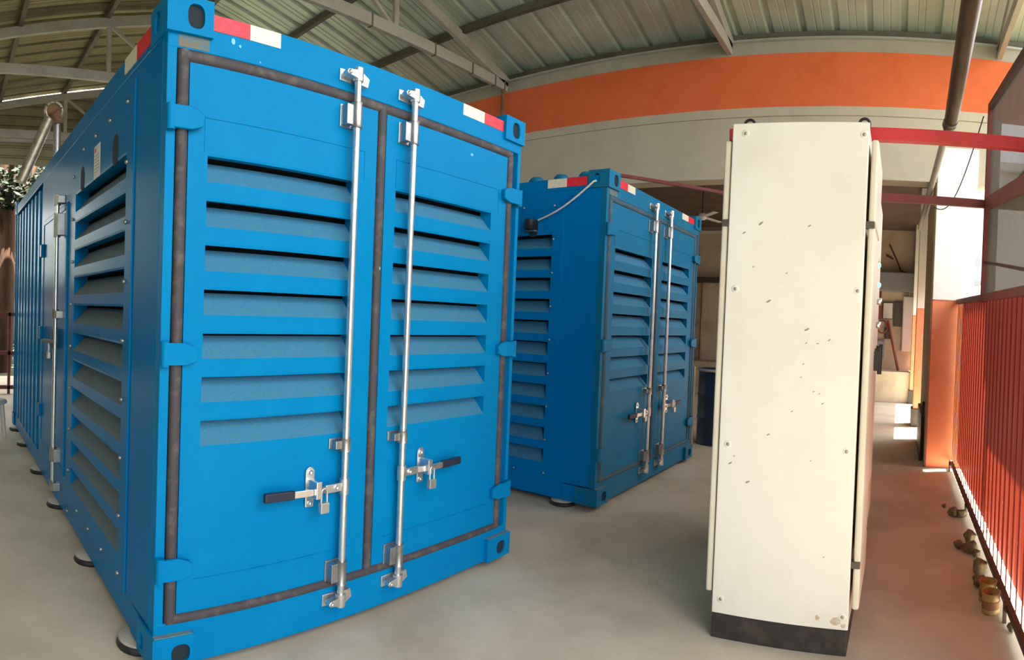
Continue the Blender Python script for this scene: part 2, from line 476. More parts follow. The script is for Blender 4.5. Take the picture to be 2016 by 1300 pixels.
def louvers(flat, dusty, P, u0, u1, z0, z1, a0, a1, tops, h, d):
    q = lambda M, *c: M.quad(*[P(*p) for p in c])
    q(flat, (u0, 0, z0), (a0, 0, z0), (a0, 0, z1), (u0, 0, z1))
    q(flat, (a1, 0, z0), (u1, 0, z0), (u1, 0, z1), (a1, 0, z1))
    q(flat, (a0, 0, tops[0]), (a1, 0, tops[0]), (a1, 0, z1), (a0, 0, z1))
    for i, t in enumerate(tops):
        nb = tops[i + 1] if i + 1 < len(tops) else z0
        q(flat, (a0, 0, nb), (a1, 0, nb), (a1, 0, t - h), (a0, 0, t - h))
        q(flat, (a0, 0, t), (a1, 0, t), (a1, d, t), (a0, d, t))
        q(flat, (a0, 0.0, t - 0.0), (a1, 0.0, t), (a1, 0.002, t - 0.012), (a0, 0.002, t - 0.012))
        g = 0.2 * h
        q(dusty, (a0, d, t - g), (a1, d, t - g), (a1, 0, t - h), (a0, 0, t - h))
        for a in (a0, a1):
            q(flat, (a, 0, t), (a, d, t), (a, d, t - g), (a, 0, t - h))

def casting(x0, x1, y0, y1, z0, z1, faces, parent, m):
    """corner casting with oval holes; faces: list of (axis, side, cu, cv, hw, hh)"""
    b = MB()
    have = {(f[0], f[1]) for f in faces}
    full = {('x', 0): [(x0, y0, z0), (x0, y1, z0), (x0, y1, z1), (x0, y0, z1)],
            ('x', 1): [(x1, y0, z0), (x1, y1, z0), (x1, y1, z1), (x1, y0, z1)],
            ('y', 0): [(x0, y0, z0), (x1, y0, z0), (x1, y0, z1), (x0, y0, z1)],
            ('y', 1): [(x0, y1, z0), (x1, y1, z0), (x1, y1, z1), (x0, y1, z1)],
            ('z', 0): [(x0, y0, z0), (x1, y0, z0), (x1, y1, z0), (x0, y1, z0)],
            ('z', 1): [(x0, y0, z1), (x1, y0, z1), (x1, y1, z1), (x0, y1, z1)]}
    for k, c in full.items():
        if k not in have: b.quad(*c)
    n = 40
    for ax, sd, cu, cv, hw, hh in faces:
        if ax == 'y': u0, u1, dep, dr = x0, x1, (y1 if sd else y0), (-1 if sd else 1)
        else: u0, u1, dep, dr = y0, y1, (x1 if sd else x0), (-1 if sd else 1)
        P = (lambda u, w, z: (u, dep + dr * w, z)) if ax == 'y' else (lambda u, w, z: (dep + dr * w, u, z))
        oval, rect = [], []
        angs = [2 * PI * k / n for k in range(n)]
        cor = [math.atan2(zz - cv, uu - cu) % (2 * PI) for uu in (u0, u1) for zz in (z0, z1)]
        for ca in cor:
            i = min(range(n), key=lambda k: abs((angs[k] - ca + PI) % (2 * PI) - PI)); angs[i] = ca
        for t in angs:
            c, s_ = math.cos(t), math.sin(t)
            # superellipse stadium
            rr = (abs(c / hw) ** 2.6 + abs(s_ / hh) ** 2.6) ** (-1 / 2.6)
            oval.append((cu + rr * c, cv + rr * s_))
            ks = []
            if c > 1e-9: ks.append((u1 - cu) / c)
            if c < -1e-9: ks.append((u0 - cu) / c)
            if s_ > 1e-9: ks.append((z1 - cv) / s_)
            if s_ < -1e-9: ks.append((z0 - cv) / s_)
            k = min(ks); rect.append((cu + k * c, cv + k * s_))
        vs = [P(u, 0, z) for u, z in rect] + [P(u, 0, z) for u, z in oval] + [P(u, 0.014, z) for u, z in oval]
        fs = []
        for i in range(n):
            j = (i + 1) % n
            fs.append((i, j, n + j, n + i)); fs.append((n + i, n + j, 2 * n + j, 2 * n + i))
        b.add(vs, fs)
    o = b.build('corner_casting', m, parent)
    g = 0.016
    c = MB(); c.box(x0 + g, x1 - g, y0 + g, y1 - g, z0 + 0.01, z1 - 0.01); c.build('cavity_shade_box', CAVITY_SHADE, o)  # dark box added as the shade inside the holes
    return o

def container(loc, label, is_far):
    root = thing('generator_container', loc, label, 'generator container', 'blue generator containers')
    B = BLUE_FAR if is_far else BLUE
    S = BLUE_SIDE
    RB = RUBBER_B if is_far else RUBBER
    D = DUSTY
    # ---------------- frame
    fr = MB()
    fr.box(0.001, 0.046, 0.0015, 0.06, 0.2, 2.84)                # left post, front face
    fr.box(0.046, 0.11, 0.045, 0.06, 0.2, 2.84)
    fr.build('corner_post', B, root, 0.004)
    fr = MB()
    fr.box(2.405, W - 0.001, 0.0015, 0.16, 0.2, 2.84)                   # right post
    fr.box(2.345, 2.405, 0.05, 0.16, 0.2, 2.84)
    fr.box(2.345, 2.362, 0.008, 0.06, 0.2, 2.84)
    fr.build('corner_post', B, root, 0.004)
    hd = MB(); hd.box(0.003, W - 0.003, 0.0, 0.08, 2.775, 2.95); hd.build('header_beam', B, root, 0.005)
    sl = MB(); sl.box(0.003, W - 0.003, 0.0, 0.08, ZB, 0.25); sl.build('sill_beam', B, root, 0.005)
    # ---------------- side wall (-x face)
    sd = MB()
    sd.box(0.0, 0.02, 0.058, 0.43, 0.2, 2.84)
    sd.box(0.0, 0.02, 0.43, 1.92, 2.78, 2.84)
    sd.box(0.0, 0.02, 1.92, 2.05, 0.2, 2.84)
    sd.box(0.0, 0.02, 2.05, 3.22, 2.44, 2.84)
    sd.box(0.0, 0.02, 3.22, 3.34, 0.2, 2.84)
    sd.box(0.0, 0.02, 2.05, 3.22, 0.2, 0.34)
    sd.build('side_wall', S, root)
    sd = MB()
    sd.box(0.012, 0.02, 5.5, L - 0.031, 0.2, 2.84)
    ys = 3.34
    step = (5.5 - 3.34) / 8
    pr = []
    for k in range(8):
        y = ys + k * step
        pr += [(0.012, y), (0.012, y + step * 0.38), (0.055, y + step * 0.52), (0.055, y + step * 0.86)]
    pr += [(0.012, 5.5)]
    vs = [(a, b, z) for z in (0.2, 2.8) for a, b in pr]
    n = len(pr)
    sd.add(vs, [(i, i + 1, n + i + 1, n + i) for i in range(n - 1)])
    sd.build('corrugated_wall', S, root)
    # far side, rear, roof, floor
    o = MB()
    prr = []
    k = 0; y = 0.16
    while y < L - 0.1:
        prr += [(W - 0.012, y), (W - 0.012, y + 0.11), (W - 0.05, y + 0.15), (W - 0.05, y + 0.24)]; y += 0.28
    prr += [(W - 0.012, L)]
    n = len(prr)
    o.add([(a, b, z) for z in (0.1, 2.85) for a, b in prr], [(i, i + 1, n + i + 1, n + i) for i in range(n - 1)])
    o.box(0.0, W, L - 0.03, L, 0.05, 2.93)
    o.box(0.01, W - 0.01, 0.05, L - 0.01, 2.90, 2.935)
    o.box(0.02, W - 0.02, 0.05, L - 0.01, 0.06, 0.12)
    o.box(W - 0.06, W, 0.1, L, 0.05, 0.2); o.box(W - 0.06, W, 0.1, L, 2.83, 2.95)
    o.build('outer_shell', S, root)
    tr = MB(); tr.box(-0.004, 0.06, 0.08, L - 0.08, 2.83, 2.945); tr.build('top_rail', S, root, 0.006)
    br = MB(); br.box(0.008, 0.06, 0.3, L - 0.1, ZB, 0.2); br.box(0.0, 0.05, 0.06, 0.33, ZB, 0.21)
    br.build('bottom_rail', S, root, 0.004)
    # bolted louver panel on the side
    pl = MB(); du = MB()
    louvers(pl, du, lambda u, w_, z: (-0.008 + w_, u, z), 0.43, 1.92, 0.2, 2.79, 0.545, 1.785, ST, 0.135, 0.1)
    for u in (0.43, 1.92): pl.quad((-0.008, u, 0.2), (0.01, u, 0.2), (0.01, u, 2.79), (-0.008, u, 2.79))
    pl.quad((-0.008, 0.43, 2.79), (0.01, 0.43, 2.79), (0.01, 1.92, 2.79), (-0.008, 1.92, 2.79))
    pl.quad((-0.008, 0.43, 0.2), (0.01, 0.43, 0.2), (0.01, 1.92, 0.2), (-0.008, 1.92, 0.2))
    p = pl.build('louver_panel', S, root)
    tag(du.build('louver_blade', DUSTY_SIDE if not is_far else D, p), 'grey blue dusty sloping louver blades')
    spots = [(u, 2.70 - 0.305 * k - (0.0 if u < 1 else 0.12)) for k in range(9) for u in (0.53, 1.855)]
    spots += [(u, z) for u in (0.87, 1.2, 1.53) for z in (2.70, 0.25)]
    for u, z in spots:
        bo = MB(); bo.ball((-0.012, u, z), 0.012, 5); bo.build('bolt', STEEL, p)
    SLOT_SHADE = mat('painted_slot_shade', (14, 40, 60), 0.8)  # shade of the slot's depth painted as a flat dark patch
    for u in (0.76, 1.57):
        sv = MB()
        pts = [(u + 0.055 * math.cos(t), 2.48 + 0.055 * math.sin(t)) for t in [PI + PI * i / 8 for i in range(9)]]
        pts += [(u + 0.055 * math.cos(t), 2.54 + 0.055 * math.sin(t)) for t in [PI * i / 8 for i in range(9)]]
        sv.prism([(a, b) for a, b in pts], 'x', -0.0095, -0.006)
        sv.build('lifting_slot', SLOT_SHADE, p)
    # side door
    dl = MB(); dl.box(-0.006, 0.02, 2.06, 3.21, 0.345, 2.43); dl.box(-0.012, 0.0, 2.06, 2.10, 0.345, 2.43)
    dl.box(-0.012, 0.0, 3.17, 3.21, 0.345, 2.43); dl.box(-0.012, 0.0, 2.1, 3.17, 2.39, 2.43); dl.box(-0.012, 0.0, 2.1, 3.17, 0.345, 0.385)
    sdoor = dl.build('side_door', S, root, 0.004)
    m = MB(); m.tube([(-0.05, 2.28, 0.21), (-0.05, 2.28, 2.5)], 0.017, 12); m.build('locking_rod', CHROME, sdoor)
    for z0, z1 in ((2.44, 2.52), (2.19, 2.38), (1.54, 1.62), (0.4, 0.52), (0.17, 0.25)):
        m = MB()
        m.tube([(-0.05, 2.28, z0), (-0.05, 2.28, z1)], 0.028, 12)
        m.box(-0.06, 0.0, 2.20, 2.275, z0 + 0.01, z1 - 0.01)
        m.build('rod_bracket', STEEL, sdoor, 0.004)
    m = MB(); m.bar((-0.06, 2.29, 1.36), (-0.055, 2.85, 1.34), 0.014, 0.03); m.box(-0.06, -0.005, 2.36, 2.42, 1.30, 1.46)
    m.build('door_handle', GRIP, sdoor, 0.004)
    for z in (2.1, 1.33, 0.6):
        m = MB(); m.box(-0.035, 0.0, 3.17, 3.26, z, z + 0.12); m.build('hinge', S, sdoor, 0.006)
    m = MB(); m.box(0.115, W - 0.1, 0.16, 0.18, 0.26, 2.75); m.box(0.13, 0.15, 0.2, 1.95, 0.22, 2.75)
    m.build('louver_shade_plate', LOUVER_SHADE, root)  # dark plates added to deepen the shade in the louver gaps
    # ---------------- front doors
    def gasket(pts_list, par):
        m = MB()
        for a, b in pts_list:
            m.tube([a, b], 0.025, 10)
        o = m.build('gasket', RB, par); return o
    gy = 0.012
    for side in ('left', 'right'):
        if side == 'left': u0, u1, a0, a1 = 0.108, 1.168, 0.203, 1.04
        else: u0, u1, a0, a1 = 1.232, 2.292, 1.311, 2.14
        lf = MB(); du = MB()
        louvers(lf, du, lambda u, w_, z: (u, 0.004 + w_, z), u0, u1, 0.285, 2.725, a0, a1, LT, 0.125, 0.09)
        for u in (u0, u1): lf.quad((u, 0.004, 0.285), (u, 0.06, 0.285), (u, 0.06, 2.725), (u, 0.004, 2.725))
        for z in (0.285, 2.725): lf.quad((u0, 0.004, z), (u1, 0.004, z), (u1, 0.06, z), (u0, 0.06, z))
        d = lf.build('door', B, root)
        tag(du.build('louver_blade', D, d), 'grey blue dusty sloping louver blades')
        # weld seams
        for z in (2.50, 0.43):
            wl = MB(); wl.box(u0 + 0.08, u1 - 0.08, 0.0005, 0.006, z - 0.003, z + 0.003); wl.build('weld_seam', B, d)
        for u in (u0 + 0.08, u1 - 0.08):
            wl = MB(); wl.box(u - 0.002, u + 0.002, 0.0015, 0.006, 2.345, 2.50); wl.build('weld_seam', B, d)
        gs = MB()
        e = 0.027
        if side == 'left':
            gs.tube([(0.078, gy, 0.25), (0.078, gy, 2.77)], e, 10)
            gs.tube([(0.06, gy, 0.262), (1.2, gy, 0.262)], e * 0.9, 10)
            gs.tube([(0.06, gy, 2.75), (1.2, gy, 2.75)], e, 10)
            gs.tube([(1.2, gy, 0.25), (1.2, gy, 2.75)], e, 10)
        else:
            gs.tube([(2.322, gy, 0.25), (2.322, gy, 2.75)], e, 10)
            gs.tube([(1.2, gy, 0.262), (2.322, gy, 0.262)], e * 0.9, 10)
            gs.tube([(1.2, gy, 2.75), (2.322, gy, 2.75)], e, 10)
        gs.build('gasket', RB, d)
        # locking rod with guides and cams
        rx = 0.985 if side == 'left' else 1.383
        ry = -0.05
        m = MB(); m.tube([(rx, ry, 0.17), (rx, ry, 2.86)], 0.018, 14); m.build('locking_rod', CHROME, d)
        for z0, z1 in ((2.585, 2.71), (0.955, 1.02), (0.27, 0.39)):
            m = MB()
            m.tube([(rx, ry, z0), (rx, ry, z0 + 0.012), (rx, ry, z1 - 0.012), (rx, ry, z1)], [0.03, 0.026, 0.026, 0.03], 14)
            m.box(rx - 0.062, rx - 0.02, ry - 0.002, 0.004, z0 + 0.012, z1 - 0.012)
            m.box(rx - 0.07, rx + 0.045, -0.004, 0.006, z0 + 0.005, z1 - 0.005)
            m.build('rod_guide', STEEL, d, 0.003)
        for z, sg in ((2.845, 1), (0.185, -1)):
            m = MB()
            m.prism([(rx - 0.075, z - 0.012), (rx - 0.085, z), (rx - 0.075, z + 0.014), (rx - 0.02, z + 0.022), (rx + 0.02, z + 0.02), (rx + 0.02, z - 0.02), (rx - 0.02, z - 0.02)], 'y', -0.07, -0.03)
            m.prism([(rx + 0.01, z - 0.04 * sg), (rx + 0.065, z - 0.045 * sg), (rx + 0.075, z), (rx + 0.03, z + 0.025 * sg)], 'y', -0.05, -0.002)
            m.box(rx - 0.085, rx + 0.07, -0.012, 0.0, z - 0.03, z + 0.03)
            m.tube([(rx, ry, z - 0.03), (rx, ry, z + 0.035)], 0.027, 12)
            m.ball((rx - 0.065, -0.07, z), 0.012, 5)
            m.build('locking_cam', CHROME, d, 0.003)
        # handle
        s_ = -1 if side == 'left' else 1
        hz = 0.775 if side == 'left' else 0.785
        m = MB()
        m.bar((rx + s_ * 0.02, -0.05, hz), (rx + s_ * 0.12, -0.052, hz), 0.016, 0.042)
        m.bar((rx + s_ * 0.115, -0.052, hz), (rx + s_ * 0.215, -0.072, hz + 0.002), 0.014, 0.032)
        m.bar((rx + s_ * 0.21, -0.072, hz + 0.002), (rx + s_ * 0.33, -0.062, hz + 0.002), 0.012, 0.034)
        m.tube([(rx, ry, hz - 0.04), (rx, ry, hz + 0.04)], 0.025, 12)
        m.ball((rx + s_ * 0.055, -0.062, hz), 0.013, 5)
        m.build('door_handle', CHROME, d, 0.003)
        m = MB(); m.bar((rx + s_ * 0.31, -0.062, hz + 0.002), (rx + s_ * 0.475, -0.06, hz + 0.006), 0.024, 0.044); m.build('handle_grip', GRIP, d, 0.006)
        hx = rx + s_ * 0.185
        m = MB()
        pts = [(hx - 0.024, hz - 0.09), (hx + 0.024, hz - 0.09), (hx + 0.026, hz + 0.05)]
        pts += [(hx + 0.026 * math.cos(PI * i / 8), hz + 0.085 + 0.026 * math.sin(PI * i / 8)) for i in range(9)]
        m.prism(pts, 'y', -0.012, 0.0)
        m.prism([(hx - 0.016, hz - 0.03), (hx + 0.016, hz - 0.03), (hx + 0.016, hz + 0.055), (hx - 0.016, hz + 0.055)], 'y', -0.094, -0.01)
        m.ball((hx, -0.014, hz + 0.083), 0.014, 5); m.ball((hx, -0.014, hz - 0.07), 0.012, 5)
        m.build('handle_hasp', CHROME, d, 0.004)
        # hinges
        for z in (2.475, 1.455, 0.5):
            m = MB()
            if side == 'left':
                m.tube([(0.018, -0.014, z - 0.055), (0.018, -0.014, z + 0.055)], 0.02, 12)
                m.prism([(0.02, z - 0.048), (0.115, z - 0.048), (0.165, z - 0.03), (0.168, z + 0.02), (0.15, z + 0.034), (0.10, z + 0.05), (0.02, z + 0.05)], 'y', -0.034, -0.014)
                m.box(0.10, 0.16, -0.018, 0.006, z - 0.03, z + 0.03)
            else:
                m.tube([(2.418, -0.014, z - 0.055), (2.418, -0.014, z + 0.055)], 0.02, 12)
                m.prism([(2.418, z - 0.048), (2.29, z - 0.048), (2.235, z - 0.03), (2.232, z + 0.02), (2.25, z + 0.034), (2.30, z + 0.05), (2.418, z + 0.05)], 'y', -0.034, -0.014)
                m.box(2.24, 2.30, -0.018, 0.006, z - 0.03, z + 0.03)
            m.build('hinge', B, d, 0.004)
    # ---------------- corner castings
    F = -0.022
    for x0, x1, sx in ((-0.012, 0.205, 0), (2.232, W + 0.004, 1)):
        cx = 0.122 if sx == 0 else 2.345
        casting(x0, x1, F, 0.19, 2.835, ZT, [('y', 0, cx, 2.912, 0.04, 0.052), ('x', sx, 0.105, 2.912, 0.032, 0.046)], root, B)
        casting(x0 if sx == 0 else x0 - 0.03, x1 if sx else x1 - 0.02, F - 0.01, 0.19, ZB, 0.2, [('y', 0, cx, 0.12, 0.045, 0.042), ('x', sx, 0.13, 0.115, 0.03, 0.036)], root, B)
        casting(x0, x1, L - 0.18, L + 0.012, 2.84, ZT, [('x', sx, L - 0.09, 2.912, 0.032, 0.046)], root, S)
        casting(x0, x1, L - 0.18, L + 0.012, ZB, 0.2, [('x', sx, L - 0.09, 0.12, 0.03, 0.042)], root, S)
    for x0, x1 in ((-0.004, 0.18), (2.21, 2.436)):
        dt = MB(); dt.box(x0, x1, F - 0.006, 0.0, 0.2, 0.203)
        tag(dt.build('settled_dust', DUSTY_TOP, root), 'grey dust on the lower corner casting')
    dt = MB(); dt.box(0.05, 0.195, -0.0012, 0.0005, 2.782, 2.834)
    tag(dt.build('settled_dust', DUSTY_BR, root), 'brown dust under the upper corner casting')
    # ---------------- reflective tape
    for a, b, m_ in ((0.21, 0.395, TAPE_R), (0.395, 0.557, TAPE_W), (1.83, 2.03, TAPE_W), (2.03, 2.228, TAPE_R)):
        m = MB(); m.box(a, b, -0.003, 0.0, 2.878, 2.946)
        tag(m.build('reflective_tape', m_, root), 'red reflective tape' if m_ is TAPE_R else 'cream reflective tape')
    for a, b, m_ in ((0.2, 0.41, TAPE_R), (0.41, 0.615, TAPE_W)):
        m = MB(); m.box(-0.008, -0.004, a, b, 2.862, 2.94)
        tag(m.build('reflective_tape', m_, root), 'red reflective tape' if m_ is TAPE_R else 'cream reflective tape')
    return root

AX, AY = 0.0, 0.0
BX, BY = 3.733, 0.019
cA = container((AX, AY, 0), 'large bright blue generator container with exhaust pipe, standing in front of the other one', False)
cB = container((BX, BY, 0), 'blue generator container standing farther back, between the nearer container and the cream cabinet', True)
# parts only the near one shows
m = MB(); m.box(-0.0105, -0.008, 1.10, 1.245, 2.44, 2.64); st = m.build('sticker', PAPER, cA); tag(st, 'white printed notice')
m = MB(); m.box(-0.0115, -0.0105, 1.19, 1.23, 2.60, 2.625); m.build('sticker_mark', TAPE_R, st)
m = MB()
for k in range(6): m.box(-0.0115, -0.0105, 1.12, 1.225, 2.575 - 0.02 * k, 2.58 - 0.02 * k)
m.box(-0.0111, -0.0105, 1.12, 1.124, 2.475, 2.58)
m.build('sticker_text', INK, st)
# paint chips on the near container front
PRIM = mat('bare_primer', (110, 190, 226), 0.6)
for x_, z_, a_, b_ in ((0.31, 2.852, 0.010, 0.014), (0.345, 2.838, 0.006, 0.007), (0.45, 2.79, 0.004, 0.004), (1.93, 2.66, 0.012, 0.008), (1.2, 1.9, 0.004, 0.009)):
    yy = -0.0035 if z_ > 2.78 else (0.002 if x_ > 1.5 else -0.017)
    m = MB(); m.prism([(x_ + a_ * math.cos(t), z_ + b_ * math.sin(t)) for t in [2 * PI * i / 10 for i in range(10)]], 'y', yy, yy + 0.004)
    tag(m.build('paint_chip', PRIM, cA), 'pale chip in the blue paint')

# rubber mounts ------------------------------------------------------
def mount(x, y, label, group):
    t = thing('rubber_mount', (x, y, 0), label, 'rubber mount', group)
    m = MB(); m.lathe([(0.0, 0.0), (0.115, 0.0), (0.12, 0.012), (0.11, 0.036), (0.0, 0.036)], n=24); m.build('rubber_pad', BLACK, t)
    m = MB(); m.lathe([(0.0, 0.036), (0.112, 0.036), (0.105, 0.044), (0.03, 0.0495), (0.0, 0.0495)], n=24); m.build('metal_cap', STEELP, t)
    return t
names = ['at its front corner', 'second from front', 'third from front', 'fourth from front', 'fifth from front', 'at its rear']
for k, y in enumerate((0.3, 1.31, 2.4, 3.4, 4.55, 5.4)):
    mount(0.045, y, 'round rubber mount under the nearer blue container, ' + names[k], 'rubber mounts under the nearer container')
mount(BX + 0.06, 0.37, 'round black rubber mount under the front left corner of the farther blue container', 'rubber mounts under the farther container')

# padlocks -------------------------------------------------------------
def padlock(loc, label, rot=0):
    t = thing('padlock', loc, label, 'padlock', 'padlocks on the container doors')
    t.rotation_euler[2] = rot
    m = MB(); m.box(-0.026, 0.026, -0.013, 0.013, -0.075, -0.022); m.build('lock_body', BRASSY, t, 0.004)
    m = MB()
    pts = [(-0.017, 0, -0.03), (-0.017, 0, 0.03)] + [(-0.017 * math.cos(PI * i / 6), 0, 0.03 + 0.017 * math.sin(PI * i / 6)) for i in range(1, 6)] + [(0.017, 0, 0.03), (0.017, 0, -0.03)]
    m.tube(pts, 0.005, 8); m.build('shackle', CHROME, t)
    return t
padlock((0.836, -0.085, 0.745), 'silver padlock hanging from the left door handle of the nearer blue container')
padlock((1.575, -0.1, 0.752), 'silver padlock hanging from the right door handle of the nearer blue container')
padlock((BX + 0.83, BY - 0.085, 0.775), 'small silver padlock on the left door handle of the farther blue container')
padlock((BX + 1.575, BY - 0.1, 0.785), 'small silver padlock on the right door handle of the farther blue container')
padlock((-0.075, 2.43, 1.29), 'small padlock hanging on the side door of the nearer blue container', PI / 2)

# socket and white cord on the farther container
t = thing('cable_socket', (BX - 0.011, BY + 0.76, 2.53), 'black socket on the side of the farther blue container above its louvers', 'socket')
m = MB(); m.lathe([(0.0, -0.06), (0.045, -0.06), (0.045, 0.0), (0.05, 0.01), (0.05, 0.03), (0.0, 0.03)], (-0.046, 0, 0.02), 16); m.build('socket_body', BLACK, t)
m = MB(); m.box(-0.05, 0.0, -0.05, 0.05, -0.06, -0.045); m.build('socket_base', STEEL, t)
m = MB()
pts = []
for i in range(13):
    f = i / 12
    pts.append((BX - 0.03 - 0.02 * math.sin(PI * f), BY + 0.69 + (0.12 - 0.69) * f, 2.575 + (2.885 - 2.575) * f - 0.05 * math.sin(PI * f)))
pts.append((BX - 0.014, BY + 0.105, 2.892))
m.tube(pts, 0.009, 8)
tag(m.build('tie_cord', CORD), 'pale cord tied from the black socket up to the corner of the farther container', 'cord')
# roof bumps on the farther container
for k, y in enumerate((0.28, 0.55, 0.83)):
    m = MB(); m.lathe([(0.0, 0.0), (0.07, 0.0), (0.075, 0.03), (0.05, 0.06), (0.0, 0.065)], (BX + 0.12, BY + y, 2.946), 14)
    o = m.build('roof_cap', B_ if False else BLUE_FAR, cB); o.matrix_parent_inverse = Matrix.Translation((-BX, -BY, 0))

# exhaust on the nearer container ------------------------------------
EY = 4.8
t = thing('exhaust_pipe', (0.385, EY, 2.935), 'silver exhaust stack with flange and foil wrapped hose above the nearer container', 'exhaust pipe')
m = MB(); m.tube([(0, 0, 0.0), (0, 0, 0.92)], 0.045, 16); m.lathe([(0.0, 0), (0.09, 0.0), (0.09, 0.012), (0.0, 0.012)], n=20); m.build('stack', STEEL, t)
m = MB(); m.tube([(0, 0, 0.9), (-0.01, -0.02, 0.98), (-0.05, -0.06, 1.03)], 0.075, 16); m.build('elbow', RUSTI, t)
fd = Vector((-0.35, -0.9, -0.25)).normalized()
fm = fd.to_track_quat('Z', 'Y').to_matrix()
fc = Vector((-0.055, -0.06, 1.02))
m = MB(); tmp = MB().lathe([(0.075, -0.01), (0.12, -0.01), (0.12, 0.012), (0.085, 0.012), (0.075, -0.01)], n=28)
m.add([fc + fm @ Vector(v) for v in tmp.v], tmp.f, True)
fl_ = m.build('flange', WRAP, t)
for k in range(6):
    a = 2 * PI * k / 6 + 0.3
    c = fc + fm @ Vector((0.102 * math.cos(a), 0.102 * math.sin(a), 0.012)); m = MB(); m.ball(c, 0.012, 5)
    m.build('bolt', RUSTI, fl_)
m = MB(); m.tube([fc + fm @ Vector((0, 0, -0.008)), fc + fm @ Vector((0, 0, 0.006))], 0.078, 20); m.build('flange_mouth', RUSTI, t)
m = MB(); a = Vector((-0.11, -0.06, 0.93)); b = Vector((-0.435, -0.02, 0.17)); pts = []; rs = []
for i in range(49):
    pts.append(a.lerp(b, i / 48)); rs.append(0.062 + 0.006 * (i % 2))
m.tube(pts, rs, 16); m.build('wrapped_hose', WRAP, t)

# ================================================================== CREAM CABINETS
def cabinet(x0, x1, label, first):
    t = thing('switchgear_cabinet', (x0, -1.905 + (0 if first else 0.035), 0), label, 'electrical cabinet', 'cream switchgear cabinets in a row')
    w_ = x1 - x0
    m = MB(); m.box(0.008, w_, -0.36, 0.36, 0.13, 2.74); m.build('body', CREAM2, t, 0.004)
    m = MB(); m.box(0.0, w_, -0.358, 0.365, 0.0, 0.13); m.build('plinth', PLINTH, t, 0.004)
    # doors on both long sides, three leaves each
    for sg in (-1, 1):
        segs = ((0.235, 0.46), (0.475, 2.215), (2.235, 2.67)) if sg < 0 else ((0.235, 2.215), (2.235, 2.67))
        for z0, z1 in segs:
            m = MB()
            y0, y1 = sg * 0.375, sg * 0.412
            m.box(0.012, w_ - 0.012, min(y0, y1), max(y0, y1), z0, z1)
            d = m.build('door', CREAM2, t, 0.012, 3)
            if z1 > 1.0 and z1 < 2.3 and sg < 0:
                h = MB(); h.tube([(w_ * 0.86, y1 - 0.035, 1.42), (w_ * 0.86, y1 - 0.035, 1.58)], 0.014, 10); h.box(w_ * 0.86 - 0.015, w_ * 0.86 + 0.015, y1 - 0.03, y1 + 0.002, 1.44, 1.56)
                h.build('door_handle', BLACK, d)
        for z in ((0.4675, 2.225) if sg < 0 else (2.225,)):
            m = MB(); m.box(0.004, 0.05, min(sg * 0.36, sg * 0.409), max(sg * 0.36, sg * 0.409), z - 0.018, z + 0.018)
            m.build('hinge', HINGE, t, 0.003)
    if first:
        m = MB(); m.box(0.0, 0.012, -0.362, 0.368, 0.132, 2.755)
        p = m.build('side_panel', CREAM, t, 0.006, 3)
        # slightly dished screws
        for y, z in ((0.295, 2.70), (-0.335, 2.69), (0.315, 1.87), (-0.335, 1.88), (0.318, 1.04), (-0.315, 1.05), (0.32, 0.21), (-0.33, 0.2)):
            m = MB(); m.lathe([(0.0, -0.003), (0.008, -0.003), (0.0095, 0.0)], (0, y, z), 14, 'x'); sc = m.build('panel_screw', SCREW, p)
            m = MB(); m.lathe([(0.0095, -0.0003), (0.021, -0.001), (0.023, 0.001)], (0, y, z), 18, 'x'); m.build('dimple', CREAM, sc)
        rnd = random.Random(3)
        chips = [(0.19, 2.22, .02), (-0.07, 2.21, .014), (0.28, 2.17, .014), (0.13, 1.81, .02), (-0.08, 1.67, .02), (-0.2, 1.62, .012), (-0.08, 1.6, .01), (-0.14, 1.6, .01),
                 (-0.07, 1.49, .01), (-0.06, 1.42, .008), (-0.13, 1.35, .009), (-0.16, 1.34, .009), (-0.18, 1.29, .011), (-0.02, 1.24, .01), (0.1, 1.11, .014), (-0.13, 0.99, .008), (0.22, 1.99, .01), (0.04, 1.96, .01), (0.3, .94, .016), (0.2, 0.85, .018), (-0.22, 0.5, .008), (0.28, 0.98, .01)]
        for y, z, s_ in chips:
            a = -0.55 + rnd.uniform(-.2, .2)
            pts = []
            for i in range(8):
                q = 2 * PI * i / 8; u, v = s_ * 0.75 * math.cos(q), s_ * 0.26 * math.sin(q)
                pts.append((y + u * math.cos(a) - v * math.sin(a), z + u * math.sin(a) + v * math.cos(a)))
            m = MB(); m.prism(pts, 'x', -0.0012, 0.001)
            tag(m.build('paint_chip', CHIP, p), 'small dark chip in the cream paint')
        for y, z, a_, b_ in ((-0.295, 0.175, 0.03, 0.022), (-0.2, 0.185, 0.012, 0.014), (-0.335, 0.155, 0.014, 0.014)):
            m = MB(); m.prism([(y + a_ * math.cos(q) * rnd.uniform(.7, 1.1), z + b_ * math.sin(q) * rnd.uniform(.7, 1.1)) for q in [2 * PI * i / 12 for i in range(12)]], 'x', -0.0008, 0.001)
            tag(m.build('rust_stain', RUSTY, p), 'rusty scuff at the foot of the panel')
        for y in (0.29, -0.33):
            m = MB()
            pts = [(0.06, y + 0.028 * math.cos(q), 2.765 + 0.028 * math.sin(q)) for q in [2 * PI * i / 14 for i in range(15)]]
            m.tube(pts, 0.008, 8); m.box(0.04, 0.08, y - 0.025, y + 0.025, 2.738, 2.748)
            m.build('lifting_eye', BLACK, t)
    return t
cabinet(2.21, 2.86, 'cream steel cabinet end panel standing nearest the camera on a black plinth', True)
cabinet(2.862, 3.51, 'cream steel cabinet directly behind the nearest cream cabinet, seen as a thin strip', False)
cabinet(3.512, 4.16, 'cream steel cabinet at the far end of the row, mostly hidden', False)
